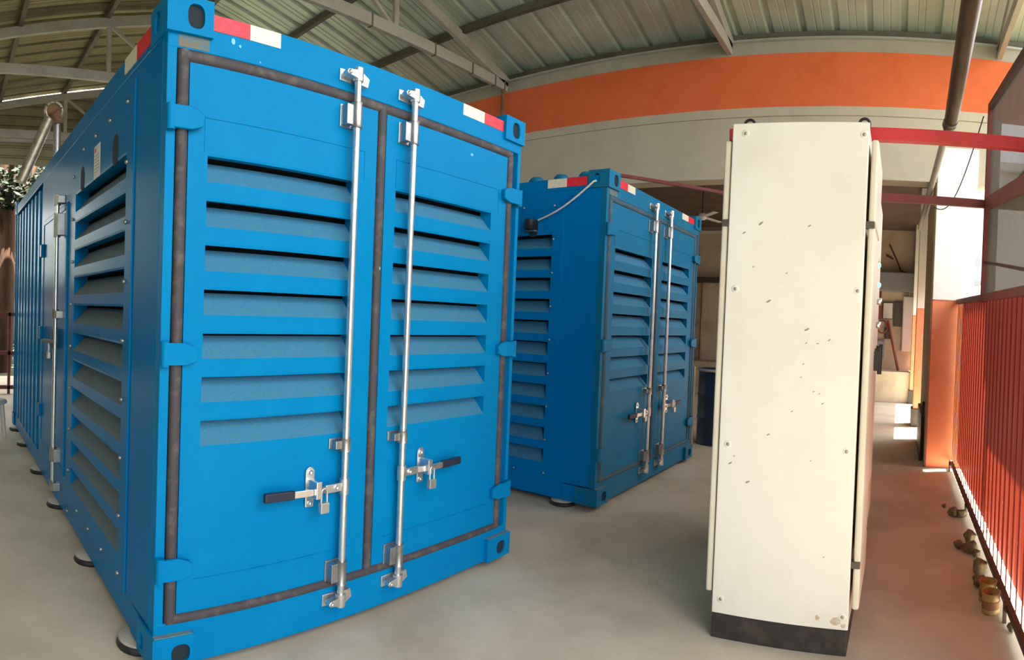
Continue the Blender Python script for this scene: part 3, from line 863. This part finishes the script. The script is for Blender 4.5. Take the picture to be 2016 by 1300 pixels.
# pilot lamps and knobs on the aisle side of the row
for x_, z_, lab in ((2.95, 2.1, 'upper green glowing pilot lamp on the aisle side of the cream cabinets'), (3.08, 1.985, 'lower green glowing pilot lamp on the aisle side of the cream cabinets')):
    t = thing('pilot_lamp', (x_, -2.286, z_), lab, 'indicator lamp', 'green pilot lamps')
    m = MB(); m.lathe([(0.0, 0.0), (0.022, 0.0), (0.022, -0.02), (0.0, -0.02)], n=14, axis='y'); m.build('lamp_body', GREENB, t)
    m = MB(); m.lathe([(0.016, -0.02), (0.016, -0.036), (0.01, -0.042), (0.001, -0.043)], n=14, axis='y'); m.build('lens', GREENL, t)
for x_, z_, lab in ((2.95, 1.87, 'upper rotary switch knob on the aisle side of the cream cabinets'), (2.92, 1.72, 'lower rotary switch knob on the aisle side of the cream cabinets')):
    t = thing('rotary_switch', (x_, -2.286, z_), lab, 'switch', 'rotary switches')
    m = MB(); m.box(-0.035, 0.035, -0.012, 0.0, -0.035, 0.035); m.build('switch_plate', BLACK, t, 0.004)
    m = MB(); m.lathe([(0.0, -0.012), (0.02, -0.012), (0.024, -0.05), (0.018, -0.058), (0.0, -0.058)], n=14, axis='y'); m.build('knob', CHROME, t)

# ================================================================== RED FENCE
FY = -3.19
t = thing('red_fence', (0, FY, 0), 'red barred fence backed with red sheet and topped with wire mesh panels', 'fence')
m = MB()
def ftop(x): return 1.93 + 0.039 * (x - 2.0)
m = MB(); pr = []
x_ = 1.492
while x_ < 6.7:
    for dx, dy in ((0.0, -0.05), (0.06, -0.053), (0.084, -0.056), (0.108, -0.053)): pr.append((x_ + dx, dy))
    x_ += 0.168
n = len(pr)
m.add([(a, b, 0.13) for a, b in pr] + [(a, b, ftop(a) - 0.02) for a, b in pr], [(i, i + 1, n + i + 1, n + i) for i in range(n - 1)])
sh = m.build('red_sheet', REDSH, t, recalc=False)
for a, z in ((5.2, 0.62), (4.9, 0.9), (4.2, 0.42), (3.9, 0.55), (3.62, 0.35), (3.3, 0.52), (3.0, 0.3), (2.75, 0.42), (2.6, 0.6), (3.45, 0.22)):
    m = MB(); m.prism([(a + 0.016 * math.cos(q), z + 0.011 * math.sin(q + a)) for q in [2 * PI * i / 7 for i in range(7)]], 'y', -0.049, -0.0465)
    tag(m.build('paint_fleck', TAPE_W, sh), 'pale fleck on the red sheet')
x_ = 1.66
while x_ < 6.72:
    m = MB(); m.tube([(x_, 0.0, 0.09), (x_, 0.0, ftop(x_) - 0.01)], 0.0048, 8); m.build('bar', REDBAR, t)
    x_ += 0.168
m = MB(); m.bar((1.49, 0.0, ftop(1.49)), (6.78, 0.0, ftop(6.78)), 0.05, 0.06); m.build('top_rail', REDD, t, 0.004)
m = MB(); m.bar((1.49, 0.012, 0.078), (6.78, 0.012, 0.1), 0.035, 0.045); m.build('bottom_rail', RAILB, t, 0.003)
for x_ in (1.6, 2.62, 4.75, 6.6):
    m = MB(); m.box(x_ - 0.012, x_ + 0.012, 0.03, 0.05, 0.0, 0.12); m.build('leg', RAILB, t)
# upper frame: posts, two rails following the photographed slope
def rz1(x): return 2.85 + 0.14 * (x - 4.37)
def rz2(x): return 3.72 + 0.15 * (x - 4.4)
m = MB(); m.box(4.33, 4.41, -0.03, 0.03, 1.98, 3.74); m.build('post', REDD, t, 0.004)
for x_ in (1.56,):
    m = MB(); m.box(x_ - 0.04, x_ + 0.04, -0.03, 0.03, 0.0, rz2(x_)); m.build('post', REDD, t, 0.004)
m = MB(); m.bar((1.56, 0.0, rz1(1.56)), (4.37, 0.0, rz1(4.37)), 0.05, 0.11); m.build('mid_rail', REDD, t, 0.004)
m = MB(); m.bar((1.56, 0.0, rz2(1.56)), (4.45, 0.0, rz2(4.45)), 0.05, 0.07); m.build('upper_rail', RAILB, t, 0.004)
m = MB(); m.bar((1.56, 0.0, 1.93), (4.33, 0.0, 2.33), 0.02, 0.022); m.build('brace_wire', RAILB, t)
m = MB()
for a, b in ((1.6, 4.33),):
    m.quad((a, -0.004, ftop(a) + 0.03), (b, -0.004, ftop(b) + 0.03), (b, -0.004, rz2(b)), (a, -0.004, rz2(a)))
tag(m.build('mesh_screen', MESHM, t, recalc=False), 'grey brown fine wire mesh')

# cross bars to the fence
m = MB(); m.bar((2.5, -3.19, 2.785), (2.5, -1.44, 2.785), 0.06, 0.07, (0, 0, 1))
tag(m.build('red_strut', REDP, None, 0.004), 'bright red square bar lying across the cream cabinet top to the fence', 'steel bar')
m = MB(); m.bar((4.37, -3.159, 2.845), (4.37, -0.9, 2.87), 0.05, 0.07, (0, 0, 1)); m.bar((4.37, -0.9, 2.87), (4.05, 0.11, 3.02), 0.03, 0.03, (0, 0, 1))
tag(m.build('red_tie_bar', REDD, None, 0.003), 'dull red bar running behind the cream cabinets from fence post to farther container', 'steel bar')

# sloping pipe overhead at the right
t = thing('overhead_pipe', (0, -2.84, 0), 'brown pipe running overhead towards the far pillar at the right', 'pipe')
m = MB(); m.tube([(1.2, 0.0, 3.98), (2.9, 0, 3.87), (4.35, 0.01, 3.52)], [0.075, 0.07, 0.06], 18); m.build('brown_section', BROWNP, t)
m = MB(); m.tube([(4.3, 0.02, 3.53), (6.9, 0.06, 3.56), (10.0, 0.1, 3.6)], 0.038, 14); m.build('grey_section', GREYP, t)
m = MB(); m.tube([(4.27, 0.01, 3.53), (4.4, 0.02, 3.53)], 0.062, 14); m.build('coupling', BROWNP, t)
m = MB(); m.tube([(6.72, 3.57, 0.0 + 3.6), (6.72, 3.57, 5.3)], 0.032, 10)
tag(m.build('downpipe', RUSTI), 'thin rusty downpipe on the orange wall beside the near container', 'pipe')
m = MB(); pts = []
for i in range(15):
    f = i / 14
    pts.append((4.37 + (6.75 - 4.37) * f, -3.12 + (-2.83 + 3.12) * f, 3.62 + (3.3 - 3.62) * f - 0.32 * math.sin(PI * f)))
m.tube(pts, 0.006, 6)
tag(m.build('hanging_cable', BLACK), 'thin black cable sagging from the fence post to the far pillar', 'cable')

# mortar lumps and tins along the fence -------------------------------
rnd = random.Random(11)
def lump(x, y, r, label):
    m = MB().ball((0, 0, 0), 1.0, 7)
    vs = []
    ph = [rnd.uniform(0, 6) for _ in range(6)]
    for v in m.v:
        k = 1 + 0.16 * math.sin(3 * v[0] + ph[0]) + 0.14 * math.sin(4 * v[1] + ph[1]) + 0.12 * math.sin(5 * v[2] + ph[2]) + 0.08 * math.sin(9 * v[0] + 7 * v[1] + ph[3])
        vs.append((v[0] * k * r, v[1] * k * r * 0.85, v[2] * k * r * 0.75))
    zmin = min(v[2] for v in vs)
    m.v = vs
    o = m.build('mortar_lump', LUMP)
    o.location = (x, y, -zmin)
    return tag(o, label, 'mortar lump', 'mortar lumps by the fence')
for x_, y_, r, lab in ((5.02, -2.97, 0.022, 'tiny crumb of mortar on the floor near the pillar'),
                       (4.72, -3.03, 0.05, 'mortar lump beside the farther fence leg, the one away from the fence'),
                       (4.70, -3.105, 0.045, 'mortar lump beside the farther fence leg, the one touching the fence'),
                       (3.88, -3.0, 0.045, 'round mortar lump lying apart from the middle cluster by the fence'),
                       (3.98, -3.10, 0.06, 'mortar lump at the back of the middle cluster by the fence'),
                       (3.79, -3.085, 0.06, 'mortar lump at the front of the middle cluster by the fence'),
                       (3.68, -3.12, 0.035, 'small mortar lump tucked against the bottom rail in the middle cluster'),
                       (3.36, -3.10, 0.06, 'egg shaped mortar lump standing between the middle cluster and the gold tins'),
                       (3.14, -3.07, 0.05, 'mortar lump just in front of the gold tins'),
                       (3.045, -3.10, 0.045, 'mortar lump touching the gold tin nearest the pillar'),
                       (2.5, -3.17, 0.03, 'small mortar crumb beside the nearer fence leg')):
    lump(x_, y_, r, lab)
def tin(x, y, label):
    t = thing('gold_tin', (x, y, 0), label, 'tin', 'gold tins by the fence')
    m = MB(); m.lathe([(0.0, 0.002), (0.055, 0.0), (0.058, 0.004), (0.055, 0.012), (0.055, 0.115), (0.059, 0.12), (0.059, 0.126), (0.053, 0.126), (0.051, 0.03), (0.0, 0.03)], n=24); m.build('tin_wall', GOLD, t)
    m = MB(); m.lathe([(0.0, 0.085), (0.0515, 0.085)], n=24); m.build('dried_contents', MAROON, t)
    m = MB(); m.lathe([(0.0555, 0.03), (0.0562, 0.035), (0.0562, 0.075), (0.0555, 0.08)], n=24); m.build('paper_band', RUSTI, t)
tin(2.93, -3.095, 'open gold tin by the fence, next to the mortar lumps')
tin(2.765, -3.09, 'open gold tin by the fence, beside the nearer fence leg')

# ================================================================== BACK ROOM THINGS
t = thing('steel_drum', (7.42, 0.06, 0), 'dark blue steel drum beside the farther container', 'drum')
m = MB()
R0 = 0.29
prof = [(0.0, 0.0), (R0, 0.0), (R0 + 0.008, 0.01), (R0, 0.03), (R0, 0.36), (R0 + 0.012, 0.38), (R0, 0.40), (R0, 0.68), (R0 + 0.012, 0.70), (R0, 0.72), (R0, 1.03), (R0 + 0.01, 1.045), (R0 + 0.01, 1.06), (R0 - 0.01, 1.06), (R0 - 0.02, 1.04), (0.0, 1.04)]
m.lathe(prof, n=36); m.build('drum_body', DRUM, t)
m = MB(); m.lathe([(R0 + 0.012, 1.03), (R0 + 0.018, 1.05), (R0 + 0.012, 1.065), (R0 - 0.012, 1.065)], n=36); m.build('rim', STEELP, t)
m = MB(); m.tube([(7.02, 0.3, 0.0), (7.02, 0.3, 1.1)], 0.02, 10)
tag(m.build('pale_standpipe', GREYP), 'pale upright pipe between the drum and the farther container', 'pipe')
m = MB(); m.bar((7.2, -2.815, 0.0), (8.7, -2.815, 0.0), 0.045, 0.02); m.box(7.2, 8.7, -2.842, -2.80, 0.0, 0.6); m.box(7.25, 7.3, -2.842, -2.81, 0.6, 0.78)
tag(m.build('maroon_board', MAROON, None, 0.004), 'dark maroon board leaning on the inner side of the orange pillar', 'board')

XF = 14.838
def wallbox(name, y0, y1, z0, z1, d, m_, label, cat, inner=None, group=None):
    t = thing(name, (XF, (y0 + y1) / 2, z0), label, cat, group)
    hw = abs(y1 - y0) / 2
    m = MB(); m.box(-d, 0, -hw, hw, 0, z1 - z0); m.build('enclosure', m_, t, 0.006)
    m = MB(); m.box(-d - 0.012, -d, -hw + 0.02, hw - 0.02, 0.02, z1 - z0 - 0.02); m.build('cover', inner or m_, t, 0.004)
    return t
wallbox('cable_duct', -2.84, -1.2, 2.78, 3.27, 0.25, GREYB, 'long grey duct box high on the far wall', 'cable duct')
wallbox('distribution_box', -2.86, -2.52, 1.25, 2.66, 0.14, WHITEB, 'tall pale distribution box under the end of the grey duct', 'electrical box')
wallbox('breaker_panel', -2.50, -2.29, 1.88, 2.53, 0.06, GREYD, 'dark narrow breaker panel beside the tall pale distribution box', 'electrical box')
wallbox('meter_frame', -2.27, -1.99, 2.06, 2.5, 0.06, GREYD, 'dark framed grey meter panel on the far wall', 'electrical box', WHITEB)
wallbox('isolator_box', -1.97, -1.72, 2.05, 2.56, 0.14, REDC, 'dark red isolator box under the grey duct', 'electrical box')
wallbox('junction_box', -2.08, -1.8, 1.05, 1.5, 0.12, GREYB, 'grey junction box low on the far wall', 'electrical box')
wallbox('relay_box', -2.22, -2.08, 1.55, 1.85, 0.10, GREYD, 'small dark relay box beside the red hose loop', 'electrical box')
for y_, lab in ((-1.8, 'left red conduit between the grey duct and the isolator box'), (-1.92, 'right red conduit between the grey duct and the isolator box')):
    m = MB(); m.tube([(XF - 0.06, y_, 2.56), (XF - 0.06, y_, 2.78)], 0.03, 10); tag(m.build('red_conduit', REDC), lab, 'conduit', 'red conduits')
m = MB()
pts = [(XF - 0.16, -2.0 + 0.13 * math.cos(q), 1.86 + 0.16 * math.sin(q)) for q in [2 * PI * i / 20 for i in range(21)]]
m.tube(pts, 0.022, 8); m.tube([(XF - 0.17, -1.9, 1.95), (XF - 0.17, -1.82, 1.5), (XF - 0.2, -1.75, 0.785)], 0.02, 8)
tag(m.build('red_hose', REDC), 'coiled dark red hose hanging on the far wall', 'hose')
m = MB(); m.tube([(XF - 0.28, -2.15, 2.02), (XF - 0.6, -2.46, 0.78)], 0.035, 10)
tag(m.build('leaning_pipe', REDC), 'dark red pipe leaning against the far wall', 'pipe')
m = MB(); m.tube([(XF - 0.03, -2.1, 4.0), (XF - 0.03, -2.3, 3.6), (XF - 0.03, -2.42, 3.33), (XF - 0.03, -2.6, 3.28)], 0.018, 8); m.tube([(XF - 0.03, -2.02, 3.72), (XF - 0.03, -2.22, 3.62)], 0.02, 8)
tag(m.build('loose_cable', DARKB), 'loose dark cable drooping on the far wall above the grey duct', 'cable')
m = MB(); m.tube([(XF - 0.05, -2.76, 4.3), (XF - 0.05, -2.74, 3.5), (XF - 0.08, -2.66, 2.9), (XF - 0.1, -2.66, 2.68)], 0.02, 8)
tag(m.build('wall_conduit', GREYP), 'pale conduit bending down to the tall distribution box', 'conduit')
m = MB(); m.box(XF - 0.06, XF, 1.4, 4.5, 4.2, 4.28); tag(m.build('pale_batten', WHITEB), 'pale batten along the top of the far wall behind the farther container', 'batten')
m = MB(); m.box(XF - 0.25, XF, 1.9, 3.3, 2.86, 3.0); tag(m.build('dark_shelf', DARKB, None, 0.01), 'dark wooden ledge on the far wall above the drum', 'shelf')
m = MB(); m.tube([(XF - 0.05, 2.88, 0.76), (XF - 0.05, 2.88, 2.86)], 0.03, 8); tag(m.build('vertical_conduit', RUSTI), 'brown vertical conduit on the far wall above the drum', 'conduit')
t = thing('ceiling_fan', (9.0, 0.97, 3.55), 'pale three blade ceiling fan under the dark slab', 'ceiling fan')
m = MB(); m.lathe([(0.0, -0.05), (0.06, -0.045), (0.08, 0.0), (0.06, 0.06), (0.0, 0.07)], n=18); m.build('hub', WHITEB, t)
m = MB(); m.tube([(0, 0, 0.06), (0, 0, 0.83)], 0.012, 8); m.build('rod', DARKB, t)
for k in range(3):
    a = -PI / 2 + (-1) * 0.85 + 2 * PI * k / 3 if False else math.radians((222, 342, 102)[k])
    m = MB(); d = Vector((math.cos(a), math.sin(a), 0)); m.bar(d * 0.06, d * 0.55, 0.1, 0.012); m.build('blade', WHITEB, t, 0.003)

# ================================================================== OUTSIDE
# tree behind the rear end, bushes beyond the left side
def canopy(mb, c, r, n, size, rnd, flat=1.0):
    for _ in range(n):
        while True:
            p = Vector((rnd.uniform(-1, 1), rnd.uniform(-1, 1), rnd.uniform(-1, 1)))
            if p.length < 1: break
        p = Vector((c[0] + p[0] * r[0], c[1] + p[1] * r[1], c[2] + p[2] * r[2]))
        d = Vector((rnd.gauss(0, 1), rnd.gauss(0, 1), rnd.gauss(0, .6))).normalized()
        u = d.orthogonal().normalized(); s_ = size * rnd.uniform(.6, 1.3)
        mb.add([p - d * s_, p + u * s_ * .42, p + d * s_, p - u * s_ * .42], [(0, 1, 2, 3)])
rnd = random.Random(5)
def tree(x, y, h, tr, label, leaf, clumps, group=None):
    t = thing('tree', (x, y, -0.05), label, 'tree', group)
    m = MB()
    pts = []; rs = []
    for i in range(12):
        f = i / 11
        pts.append((0.18 * math.sin(2.3 * f), 0.1 * math.sin(3 * f), h * f)); rs.append(tr * (1.25 - 0.55 * f) * (1 + 0.1 * math.sin(9 * f)))
    m.tube(pts, rs, 14)
    for a, b in (((0.1, 0.05, h * .55), (0.9, 0.3, h * .95)), ((0.1, 0.05, h * .62), (-0.9, -0.2, h)), ((0.15, 0.05, h * .75), (0.3, -0.8, h * 1.1))):
        m.tube([a, b], [tr * .45, tr * .2], 8)
    m.build('trunk', BARK, t)
    m = MB()
    for c, r, n in clumps: canopy(m, c, r, n, 0.2 if leaf is LEAFG else 0.13, rnd)
    tag(m.build('foliage', leaf, t, recalc=False), kind='stuff')
    return t
tree(0.4, 12.6, 5.5, 0.24, 'thick brown tree trunk standing behind the rear left corner of the near container', LEAF,
     [((0.3, 1.6, 5.0), (2.2, 1.2, 1.2), 2600), ((-2.2, 1.2, 5.2), (1.5, 1.2, 1.0), 900), ((0.95, 1.0, 3.7), (0.95, 0.6, 0.9), 1000), ((0.3, -0.35, 4.5), (0.9, 0.2, 0.55), 420)], 'trees around the shed')
def bush(x, y, rx, ry, rz, n, label, leaf, group=None):
    t = thing('bush', (x, y, -0.05), label, 'bush', group)
    m = MB()
    for k in range(5): m.tube([(0, 0, 0), (rnd.uniform(-.5, .5) * rx, rnd.uniform(-.5, .5) * ry, rz * 1.4)], [0.03, 0.01], 6)
    m.build('stem', BARK, t)
    m = MB(); canopy(m, (0, 0, rz * 1.02), (rx, ry, rz), n, 0.14, rnd)
    tag(m.build('foliage', leaf, t, recalc=False), kind='stuff')
bush(1.4, 15.2, 1.7, 1.2, 1.7, 2200, 'rust coloured bush beyond the red fence at the rear', LEAFR, 'bushes at the rear')
bush(-2.2, 14.6, 1.2, 1.0, 1.3, 1200, 'low brown bush beside the thick tree trunk', LEAFR, 'bushes at the rear')
for k, (x_, y_, nm) in enumerate(((-9.8, -1.6, 'at its open front end'), (-9.8, 4.9, 'beside the maroon wall'), (-9.8, 11.4, 'farther along the maroon wall'))):
    tree(x_, y_, 5.6, 0.22, 'leafy tree outside the open left side, ' + nm, LEAFG,
         [((0, 0, 5.0), (3.0, 3.2, 2.2), 2600), ((0.3, 0.1, 2.9), (2.6, 3.0, 1.8), 1900)], 'trees around the shed')
for k, (x_, y_, nm) in enumerate(((-6.4, 18.0, 'left of the thick trunk'), (-0.1, 20.5, 'straight behind the thick trunk'), (6.1, 20.0, 'right of the thick trunk'), (12.4, 19.0, 'behind the orange wall'))):
    tree(x_, y_, 6.4, 0.24, 'leafy tree beyond the open rear gable, ' + nm, LEAFG if k < 2 else LEAF,
         [((0, 0, 6.3), (3.0, 2.0, 2.3), 2400), ((0.3, 0.3, 3.4), (3.0, 1.8, 2.0), 2600)], 'trees around the shed')
w = MB(); w.box(-9.0, -0.95, 12.9, 13.0, -0.05, 2.1); struct('wall_back', w, mat('maroon_back_wall', (60, 36, 32), 0.8))  # unseen wall added to darken reflections on the container side
w = MB(); w.box(-5.85, -1.7, -3.42, -3.3, 0.0, 4.9); struct('wall_light_block', w, FARW)  # unseen wall added to block light from the front left
w = MB(); w.box(-5.95, -5.85, -3.42, 6.5, -0.05, 3.1); w.box(-5.95, -5.85, 6.5, 11.2, -0.05, 2.9); struct('wall_left', w, mat('maroon_light_block', (66, 40, 36), 0.8))  # unseen wall, its height raised to cut light from the left
# rear red railing
t = thing('red_railing', (0.0, 8.6, 0), 'red steel railing across the open rear end', 'railing')
for z in (1.46, 0.75, 0.12):
    m = MB(); m.bar((-2.3, 0, z), (3.0, 0, z), 0.05, 0.07); m.build('rail', REDD, t, 0.003)
for x_ in (-2.2, -0.9, 0.24, 1.6, 2.9):
    m = MB(); m.box(x_ - 0.025, x_ + 0.025, -0.025, 0.025, 0, 1.5); m.build('post', REDD, t, 0.003)
# plastic stool
t = thing('plastic_stool', (-0.32, 5.03, 0), 'white plastic stool at the left edge beside the near container', 'stool')
m = MB(); m.lathe([(0.0, 0.47), (0.13, 0.47), (0.165, 0.46), (0.175, 0.43), (0.165, 0.42), (0.0, 0.44)], n=28); m.build('seat', WHITEP, t)
for k in range(4):
    a = PI / 4 + k * PI / 2
    m = MB(); m.tube([(0.14 * math.cos(a), 0.14 * math.sin(a), 0.44), (0.2 * math.cos(a), 0.2 * math.sin(a), 0.0)], [0.026, 0.018], 8); m.build('leg', WHITEP, t)

# outside the fence: unseen awning added to shade the fence, and white house
t = thing('shade_awning', (0, 0, 0), 'flat grey awning added outside to shade the fence behind its mesh panels', 'awning')
m = MB(); m.box(1.5, 4.55, -4.05, -3.3, 2.85, 2.89); m.build('shade_sheet', AWN, t)
for x_ in (1.6, 4.45):
    m = MB(); m.box(x_ - 0.04, x_ + 0.04, -4.03, -3.95, -0.05, 2.85); m.build('post', RAILB, t)
m = MB(); m.box(1.0, 9.5, -6.7, -6.5, -0.05, 2.7)  # unseen wall added to block low sky and deepen the fence's shade
struct('wall_sky_block', m, mat('grey_sky_block', (128, 122, 112), 0.9, c2=(104, 100, 92), scale=3))
t = thing('white_house', (18.0, -5.4, -0.05), 'white house far outside beyond the orange pillar', 'house')
m = MB(); m.box(0, 8, -7, 1.3, 0, 7.0); m.build('wall', HOUSE, t)
m = MB(); m.box(-0.3, 8.3, -7.3, 1.6, 7.0, 7.25); m.build('roof', HOUSE, t)
m = MB(); m.box(-0.02, 0.0, 0.5, 1.05, 3.98, 4.25); m.build('window', GREYB, t)
m = MB(); m.box(-0.25, 0.0, 0.5, 0.86, 3.36, 3.5); m.build('ledge', GREYB, t)
